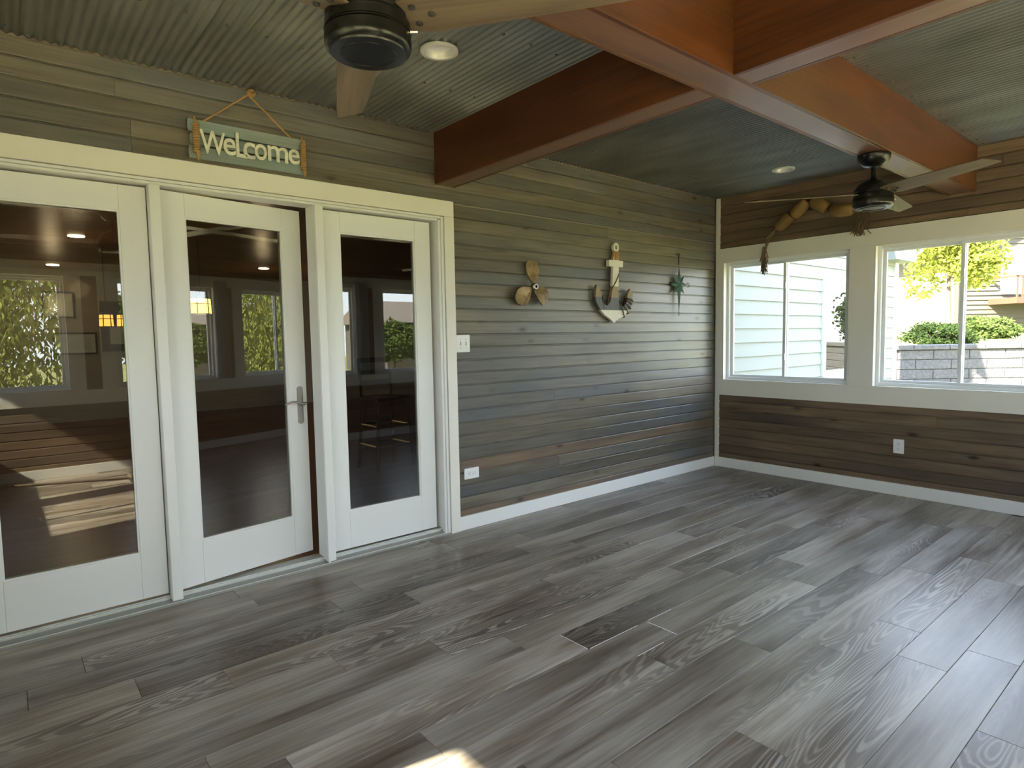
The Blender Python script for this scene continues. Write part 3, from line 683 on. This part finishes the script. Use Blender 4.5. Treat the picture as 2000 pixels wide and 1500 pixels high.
for i in range(46):
    y = -.525+random.gauss(0, .010); z = random.uniform(2.0, 2.12); pts = [(-.04, y, z)]
    for k in range(3): pts.append((-.035+random.uniform(-.012, .012), pts[-1][1]+random.uniform(-.016, .016), pts[-1][2]-random.uniform(.02, .05)))
    tube(bm, pts, .0036, 4)
for i in range(60):
    y = -1.355+random.gauss(0, .016); z = random.uniform(2.24, 2.335); pts = [(-.05, y, z)]; dy = random.uniform(-.014, .014)
    for k in range(4): pts.append((-.05+random.uniform(-.015, .015), pts[-1][1]+dy+random.uniform(-.009, .009), max(2.13, pts[-1][2]-random.uniform(.015, .045))))
    tube(bm, pts, .0036, 4)
fr = link('frayed_end', loc(bm, f0), 'old_rope', fg, kind='stuff')

# ================================================================== ROOM BEHIND THE DOORS
bm = bmesh.new(); box(bm, -9, -8.9, .14, 9.6, 0, 2.62); box(bm, 2.2, 2.3, .35, 9.6, 0, 2.62); box(bm, -9, 2.3, 9.5, 9.6, 0, 2.62)
link('wall_front', bm, 'int_wall', kind='structure')
link('floor_inner', B(-9, 2.3, .14, 9.6, -.05, .03), 'int_floor', kind='structure')
link('ceiling_inner', B(-9, 2.3, .14, 9.6, 2.62, 2.75), 'int_ceil', kind='structure')
for (x, y), lb in (((-4.765, 5.45), 'lit round downlight in the brown board ceiling, seen through the left door'), ((-4.79, 8.8), 'small lit downlight far inside, seen through the left door'), ((-1.892, 7.65), 'lit round downlight seen through the top of the open middle door')):
    bm = bmesh.new(); lathe(bm, [(.085, 0), (.085, -.006), (.0001, -.008)], 28, cap=False); loc(bm, (-x, -y, -2.62)); link('downlight', bm, 'lamp_on', label=lb, cat='light', group='lit downlights indoors')
    l = bpy.data.lights.new('downlight_bulb', 'POINT'); l.energy = 2.5; l.color = (1, .75, .45); l.shadow_soft_size = .1; lo = bpy.data.objects.new('downlight_bulb', l); COL.objects.link(lo); lo.location = (x, y, 2.0)
def picture(x0, x1, z0, z1, y, label, fr_='frame_dark'):
    root = empty('framed_picture', ((x0+x1)/2, y, (z0+z1)/2), label, 'picture', 'framed pictures indoors'); o = root.location
    bm = bmesh.new(); t = .03
    for a in ((x0, x1, z0, z0+t), (x0, x1, z1-t, z1), (x0, x0+t, z0+t, z1-t), (x1-t, x1, z0+t, z1-t)): box(bm, a[0], a[1], y-.03, y, a[2], a[3])
    link('frame', loc(bm, o), fr_, root); link('mat_board', loc(B(x0+t, x1-t, y-.015, y, z0+t, z1-t), o), 'paper', root)
    link('print', loc(B(x0+t+.06, x1-t-.06, y-.017, y-.015, z0+t+.05, z1-t-.05), o), 'sill', root)
picture(-4.82, -4.19, 1.18, 1.56, 9.5, 'wide dark-framed picture seen through the left door pane, lower of the two on its left')
picture(-4.93, -4.48, 1.80, 2.25, 9.5, 'upright framed picture partly hidden by the bright window reflection in the left door')
root = empty('framed_picture', (-3.75, 9.5, 1.6), 'tall dark-bordered board behind the small orange lamps in the left door pane', 'picture', 'framed pictures indoors')
link('frame', loc(B(-4.13, -3.40, 9.46, 9.5, 1.22, 2.1), root.location), 'frame_dark', root); link('mat_board', loc(B(-4.0, -3.5, 9.455, 9.46, 1.35, 1.7), root.location), 'paper', root)
def shade_lamp(x, y, z, r, h, m, label):
    root = empty('pendant_lamp', (x, y, z), label, 'lamp', 'stained glass pendant lamps indoors')
    bm = bmesh.new(); lathe(bm, [(r*.92, h/2), (r, -h/2)], 6, cap=False); sh = link('lamp_shade', bm, m, root)
    bm = bmesh.new()
    for i in range(6):
        a = 2*math.pi*i/6; tube(bm, [(r*.93*math.cos(a), r*.93*math.sin(a), h/2), (r*1.01*math.cos(a), r*1.01*math.sin(a), -h/2)], .006, 5)
    for zz, q in ((h/2, .93), (h*.15, .97), (-h/2, 1.01)):
        tube(bm, [(r*q*math.cos(2*math.pi*i/6), r*q*math.sin(2*math.pi*i/6), zz) for i in range(7)], .005, 5)
    link('leading', bm, 'dark', sh)
    bm = bmesh.new(); tube(bm, [(0, 0, h/2), (0, 0, 2.62-z)], .006, 6); lathe(bm, [(r*.9, h/2), (.02, h/2+.06)], 6, cap=False); link('stem', bm, 'dark', root)
shade_lamp(-3.57, 5.0, 1.80, .13, .19, 'shade_y', 'bright yellow stained glass lamp seen through the middle door pane')
shade_lamp(-4.42, 6.3, 1.66, .085, .16, 'shade_o', 'small orange stained glass lamp in the left door pane, left of the pair')
shade_lamp(-4.22, 6.3, 1.66, .085, .16, 'shade_o', 'small orange stained glass lamp in the left door pane, right of the pair')
# bar stool behind the right-hand pane
bs = empty('bar_stool', (-2.55, 2.2, .03), 'dark bar stool standing behind the right door pane', 'stool')
bm = bmesh.new(); box(bm, -.19, .19, -.19, .19, .70, .74, bev=.01); link('seat', bm, 'frame_dark', bs)
for sx in (-1, 1):
    for sy in (-1, 1):
        bm = bmesh.new(); tube(bm, [(sx*.16, sy*.16, .70), (sx*.21, sy*.21, 0)], .018, 8); link('leg', bm, 'frame_dark', bs)
bm = bmesh.new()
for z, r in ((.25, .19), (.45, .178)):
    for a, b in (((-r, -r), (r, -r)), ((r, -r), (r, r)), ((r, r), (-r, r)), ((-r, r), (-r, -r))): tube(bm, [(a[0], a[1], z), (b[0], b[1], z)], .011, 6)
link('stretcher', bm, 'steel', bs)
bm = bmesh.new()
for sx in (-1, 1): tube(bm, [(sx*.17, .17, .72), (sx*.18, .21, 1.12)], .015, 8)
for z in (.85, .95, 1.08): box(bm, -.18, .18, .19, .21, z, z+.05)
link('backrest', bm, 'frame_dark', bs)

# ================================================================== BEHIND THE CAMERA
for xx, lb in ((-1.78, 'pale curtain hanging at the right side of a back window, mirrored in the right door'), (-3.36, 'pale curtain hanging beside a back window, mirrored in the middle door')):
    bm = bmesh.new(); n = 30; A = []; Bv = []
    for i in range(n+1):
        u = i/n; x = xx-.10+.20*u; y = D+.05+.018*math.sin(u*28); A.append(bm.verts.new((x, y, .88))); Bv.append(bm.verts.new((x, y, 2.12)))
    for i in range(n): bm.faces.new((A[i], A[i+1], Bv[i+1], Bv[i]))
    bmesh.ops.solidify(bm, geom=bm.faces[:], thickness=.003); link('curtain', bm, 'curtain', smooth=True, label=lb, cat='curtain')

br = empty('floor_broom', (-4.62, -3.3, 0), 'broom with a long wooden pole lying on the floor, mirrored in the left door pane', 'broom')
bm = bmesh.new(); tube(bm, [(0, 0, .045), (-1.35, .10, .16)], .013, 10); link('pole', bm, 'bark', br)
bm = bmesh.new(); box(bm, -.03, .05, -.16, .16, .035, .075, bev=.01); link('head', bm, 'bark', br)
bm = bmesh.new(); box(bm, -.02, .06, -.155, .155, .0, .036); link('bristle', bm, 'dark', br, kind='stuff')

# ================================================================== OUTSIDE
# roof over the sunroom with an unseen overhang lengthened to cut the sun patch, eave of the house wall
bm = bmesh.new(); box(bm, XW-1.57, .45, D-.55, .14, 2.85, 3.0); link('roof', bm, 'roof', kind='structure')
# exterior siding of the house, same plane as the door wall
we = link('wall_exterior', B(.13, 4.86, .03, .30, -.349, 3.4), 'sidegreen', kind='structure')
WX0, WX1, WZ0, WZ1 = 2.475, 3.32, .795, 1.985
for k in range(-3, 14):
    z0 = .943+.1515*k; z1 = z0+.1515+.018
    if z0 < -.349: continue
    cuts = [.13, {5: 1.302, 7: 2.185, 3: 1.29}.get(k, 99), 4.80]; cuts = sorted(c for c in cuts if c < 90); segs = []
    for a, b in zip(cuts, cuts[1:]):
        if z0+.07 > WZ0-.02 and z0+.07 < WZ1+.02:
            if a < WX0-.06: segs.append((a, min(b, WX0-.06)))
            if b > WX1+.06: segs.append((max(a, WX1+.06), b))
        else: segs.append((a, b))
    for a, b in segs:
        bm = bmesh.new(); prism(bm, [(.0, z0), (.012, z0), (.03, z1), (.019, z1)], 'x', a+.001, b-.001); link('siding_board', bm, 'sidegreen', we)
link('corner_board', B(4.80, 4.93, -.012, .30, -.349, 2.36), 'vinyl', we)
bm = bmesh.new(); box(bm, 4.3, 5.06, -.20, .25, 2.36, 2.62); link('eave_return', bm, 'sidegreen', we)
bm = bmesh.new(); tube(bm, [(5.10, -.24, 2.66), (5.10, -.24, 2.52), (5.06, -.12, 2.42), (5.06, -.05, 2.30)], .028, 8); box(bm, 4.2, 5.12, -.30, -.20, 2.60, 2.68); link('gutter', bm, 'sill', we)
# its window
wx = empty('window_%d' % wn, kind='structure')
def WB(nm, a, m): return link(nm, B(*a), m, wx)
for a in ((WX0-.06, WX1+.06, -.02, .03, WZ1, WZ1+.07), (WX0-.06, WX1+.06, -.03, .03, WZ0-.06, WZ0), (WX0-.06, WX0, -.02, .03, WZ0, WZ1), (WX1, WX1+.06, -.02, .03, WZ0, WZ1)): WB('window_frame', a, 'vinyl')
for a in ((WX0, WX1, -.005, .03, WZ1-.06, WZ1), (WX0, WX1, -.005, .03, WZ0, WZ0+.06), (WX0, WX0+.05, -.005, .03, WZ0+.06, WZ1-.06), (WX1-.07, WX1, -.005, .03, WZ0+.06, WZ1-.06)): WB('sash', a, 'vinyl')
WB('pane', (WX0+.05, WX1-.07, .010, .014, WZ0+.06, WZ1-.06), 'dglass'); WB('dark_backing', (WX0+.05, WX1-.07, .020, .028, WZ0+.06, WZ1-.06), 'dark')  # dark sheet set behind the pane makes the glass dark

# ground, retaining wall of rough blocks, planted bank
link('lawn', B(-45, 60, -60, 60, -.5, -.35), 'lawn', label='sunlit lawn around the house', cat='lawn', kind='stuff')
ux, uy = .7655, -.6434; P0 = Vector((5.61, .21, 0)); nx, ny = .6434, .7655     # along the wall, and into the bank
rw = empty('retaining_wall', (P0.x, P0.y, -.35), 'grey split-face block retaining wall behind the right-hand window', 'wall')
rw.rotation_euler = (0, 0, math.atan2(uy, ux))
def rblock(x0, x1, z0, z1, d0, nm):
    bm = bmesh.new(); box(bm, x0+.003, x1-.003, d0, .28, z0+.002, z1-.003)
    es = [e for e in bm.edges if all(abs(v.co.y-d0) < 1e-6 for v in e.verts)]; bmesh.ops.bevel(bm, geom=es, offset=.009, segments=1, affect='EDGES'); link(nm, bm, 'block', rw)
CAPZ = 1.115+.35; x = -.9
while x < 8.6: rblock(x, x+.58, CAPZ-.085, CAPZ, -.03, 'cap_block'); x += .58
for k in range(9):
    z1 = CAPZ-.085-.158*k; z0 = z1-.158
    if z0 < -.02: break
    x = -1.2+(.29 if k % 2 else 0)+.06
    while x < 8.6: rblock(x, x+.58, z0, z1, 0, 'wall_block'); x += .58
def soil(nm, pts, m, label):
    bm = bmesh.new(); f = bm.faces.new([bm.verts.new(p) for p in pts]); r = bmesh.ops.extrude_face_region(bm, geom=[f])
    for v in r['geom']:
        if isinstance(v, bmesh.types.BMVert): v.co.z -= 1.3
    link(nm, bm, m, kind='stuff', label=label, cat='lawn')
def wp(a, b, z): return (P0.x+ux*a+nx*b, P0.y+uy*a+ny*b, z)
soil('grass_bank', [wp(-.9, .29, 1.0), wp(9, .29, 1.0), wp(13, 13.9, 1.2), wp(-5, 13.9, 1.2)], 'lawn', 'bright yellow-green grass bank above the block wall')

def foliage(c, rad, n, size, seed, shell=.55, clump=14, droop=0.0):
    rnd = random.Random(seed); vs = []; fs = []
    cl = []
    for _ in range(clump):
        a = rnd.uniform(0, 2*math.pi); u = rnd.uniform(-.75, 1); s = math.sqrt(max(0, 1-u*u)); q = rnd.uniform(.45, .8)
        cl.append((s*math.cos(a)*q, s*math.sin(a)*q, u*q))
    for i in range(n):
        k = cl[i % clump]; a = rnd.uniform(0, 2*math.pi); u = rnd.uniform(-1, 1); s = math.sqrt(1-u*u); q = rnd.uniform(shell, 1)*.42
        p = Vector(((k[0]+s*math.cos(a)*q)*rad[0], (k[1]+s*math.sin(a)*q)*rad[1], (k[2]+u*q)*rad[2]))+Vector(c)
        if droop: p.z -= rnd.random()**2*droop
        if p.z < .18 and size > .12: p.z = .18+rnd.random()*.5
        e1 = Vector((rnd.gauss(0, 1), rnd.gauss(0, 1), rnd.gauss(0, .6)-(2.0 if droop else 0))).normalized(); e2 = e1.cross(Vector((rnd.gauss(0, 1), rnd.gauss(0, 1), rnd.gauss(0, 1)))).normalized()
        L = size*rnd.uniform(.7, 1.4); w = L*(.35 if droop else .6); b = len(vs)
        vs += [p-e1*L*.5, p+e2*w*.5, p+e1*L*.5, p-e2*w*.5]; fs.append((b, b+1, b+2, b+3))
    return vs, fs
def leaves(nm, c, rad, n, size, seed, m, par=None, **k):
    vs, fs = foliage(c, rad, n, size, seed, **k); me = bpy.data.meshes.new(nm); me.from_pydata([tuple(v) for v in vs], [], fs); me.materials.append(M[m])
    o = bpy.data.objects.new(nm, me); COL.objects.link(o); o['kind'] = 'stuff'
    if par: o.parent = par
    return o
def tree(base, h, rad, n, size, seed, m, label, name='tree', droop=0.0, zc=.62, tr=.07, cat='tree'):
    root = empty(name, base, label, cat); rnd = random.Random(seed)
    bm = bmesh.new(); tube(bm, [(0, 0, 0), (rnd.uniform(-.05, .05), .02, h*.4), (0, 0, h*.85)], tr, 9, tr*.35)
    for i in range(7):
        a = i*2.4; z = h*(.42+.06*i); tube(bm, [(0, 0, z), (rad[0]*.35*math.cos(a), rad[1]*.35*math.sin(a), z+h*.09), (rad[0]*.62*math.cos(a), rad[1]*.62*math.sin(a), z+h*.15)], tr*.4, 6, tr*.15)
    link('trunk', bm, 'bark', root); leaves('foliage', (0, 0, h*zc), rad, n, size, seed, m, root, droop=droop, clump=26)
def bush(base, rad, n, size, seed, m, label):
    root = empty('bush', base, label, 'bush'); bm = bmesh.new()
    for i in range(6): a = i*1.05; tube(bm, [(0, 0, 0), (rad[0]*.4*math.cos(a), rad[1]*.4*math.sin(a), rad[2]*.7)], .02, 5)
    link('stem', bm, 'bark', root); leaves('foliage', (0, 0, rad[2]*.42), (rad[0]*1.0, rad[1]*1.0, rad[2]*.75), n, size, seed, m, root, clump=30, shell=.2)
tree((11.05, .97, 1.13), 3.3, (.98, .98, 1.0), 6500, .10, 3, 'leaf_y', 'young yellow-green tree with a slim trunk behind the block wall', zc=.55, tr=.055)
bush((7.93, .25, 1.03), (.66, .66, .42), 8000, .05, 5, 'leaf_g', 'dark green rounded bush on top of the block wall')
bush((15.4, 1.25, 1.15), (.78, .78, .50), 6000, .08, 6, 'leaf_m', 'paler green bush beside the tan house')
bush((5.85, -1.30, -.35), (.34, .34, .80), 5000, .045, 8, 'leaf_m', 'low green bush in front of the block wall, at the bottom of the right window')
bush((10.75, -2.45, 1.07), (.78, .78, 1.5), 7000, .09, 9, 'leaf_g', 'tall dark evergreen bush mirrored in the window of the sage siding')

# tan house with balcony
hs = empty('neighbour_house', (23.2, 4.0, .8), 'tan lap-sided house with a balcony, seen through the right window', 'house'); hs.rotation_euler = (0, 0, math.atan2(-.6434, .7655))
link('wall', B(0, 12, .12, 6, -1.149, 5.2), 'house_tan', hs)
bm = bmesh.new()
for k in range(33): prism(bm, [(.06, -1.0+.18*k), (.09, -1.0+.18*k), (.12, -.82+.18*k), (.105, -.82+.18*k)], 'x', .05, 12)
link('siding', bm, 'house_tan', hs, kind='stuff')
link('corner_board', B(-.06, .12, .03, .3, -1.149, 5.2), 'house_tan', hs)
bm = bmesh.new(); prism(bm, [(-.9, 3.75), (-.9, 3.9), (1.6, 6.3), (9, 3.9), (9, 3.75), (1.6, 5.9)], 'y', -.8, 6.4); link('roof', bm, 'roof', hs)
dr = link('balcony_door_frame', B(1.75, 2.95, .0, .12, 1.9, 3.7), 'vinyl', hs); link('pane', B(1.9, 2.55, -.02, .0, 2.0, 3.55), 'plate', dr)
bl = link('balcony_deck', B(1.3, 5.0, -1.3, .1, 1.50, 1.72), 'railing', hs)
link('rail', B(1.3, 5.0, -1.3, -1.24, 2.46, 2.54), 'railing', bl); link('rail', B(1.3, 1.36, -1.3, 0, 2.46, 2.54), 'railing', bl)
for i in range(18): link('baluster', B(1.3+i*.2, 1.36+i*.2, -1.29, -1.25, 1.72, 2.46), 'railing', bl)
for a in (-.25, -.35): pass

link('bounce_ground', B(-12, 3, -13, D-.14, -.349, -.27), 'bounce_ground', label='added pale gravel ground bouncing sunlight in through the back windows', cat='bounce_ground')  # added out of view, throws warm sunlight up into the room
# trees mirrored in the door panes, then two added ones dimming the side windows
tree((-6.6, -14.5, -.27), 7.5, (3.0, 2.4, 3.9), 30000, .17, 21, 'leaf_w', 'broad willow mirrored in the left door pane', 'willow_tree', droop=2.4, zc=.50, tr=.3)
tree((12.7, -20.0, -.34), 7.5, (3.4, 2.6, 3.9), 30000, .20, 22, 'leaf_w', 'yellow-green willow mirrored in the middle door pane', 'willow_tree', droop=2.4, zc=.50, tr=.28)
tree((-1.9, -20.0, -.34), 3.4, (1.4, 1.4, 1.3), 8000, .16, 24, 'leaf_m', 'small round tree mirrored at the right edge of the left door pane')
tree((7.6, -20.0, -.34), 2.5, (1.0, 1.0, 1.0), 6000, .14, 25, 'leaf_m', 'low bushy tree mirrored in the right door pane')
tree((-17.5, -5.0, -.34), 5.5, (2.6, 3.0, 2.6), 12000, .24, 26, 'leaf_w', 'broad tree added outside the side windows to block low sky', zc=.5, tr=.2)  # this tree and the next are added to hold back western skylight
tree((-17.5, .8, -.34), 5.5, (2.6, 2.6, 2.6), 12000, .24, 27, 'leaf_w', 'second broad tree added to block sky at the side windows, nearer the house', zc=.5, tr=.2)
fh = empty('distant_house', (10.5, -26, -.34), 'small tan house mirrored in the right door pane', 'house')
link('wall', B(0, 7, -5, 0, 0, 2.6), 'house_tan', fh); bm = bmesh.new(); prism(bm, [(-5.4, 2.6), (-2.5, 3.9), (.4, 2.6)], 'x', -.4, 7.4); link('roof', bm, 'roof', fh)
link('window', B(1.2, 2.4, 0, .04, 1.0, 2.0), 'dark', fh)
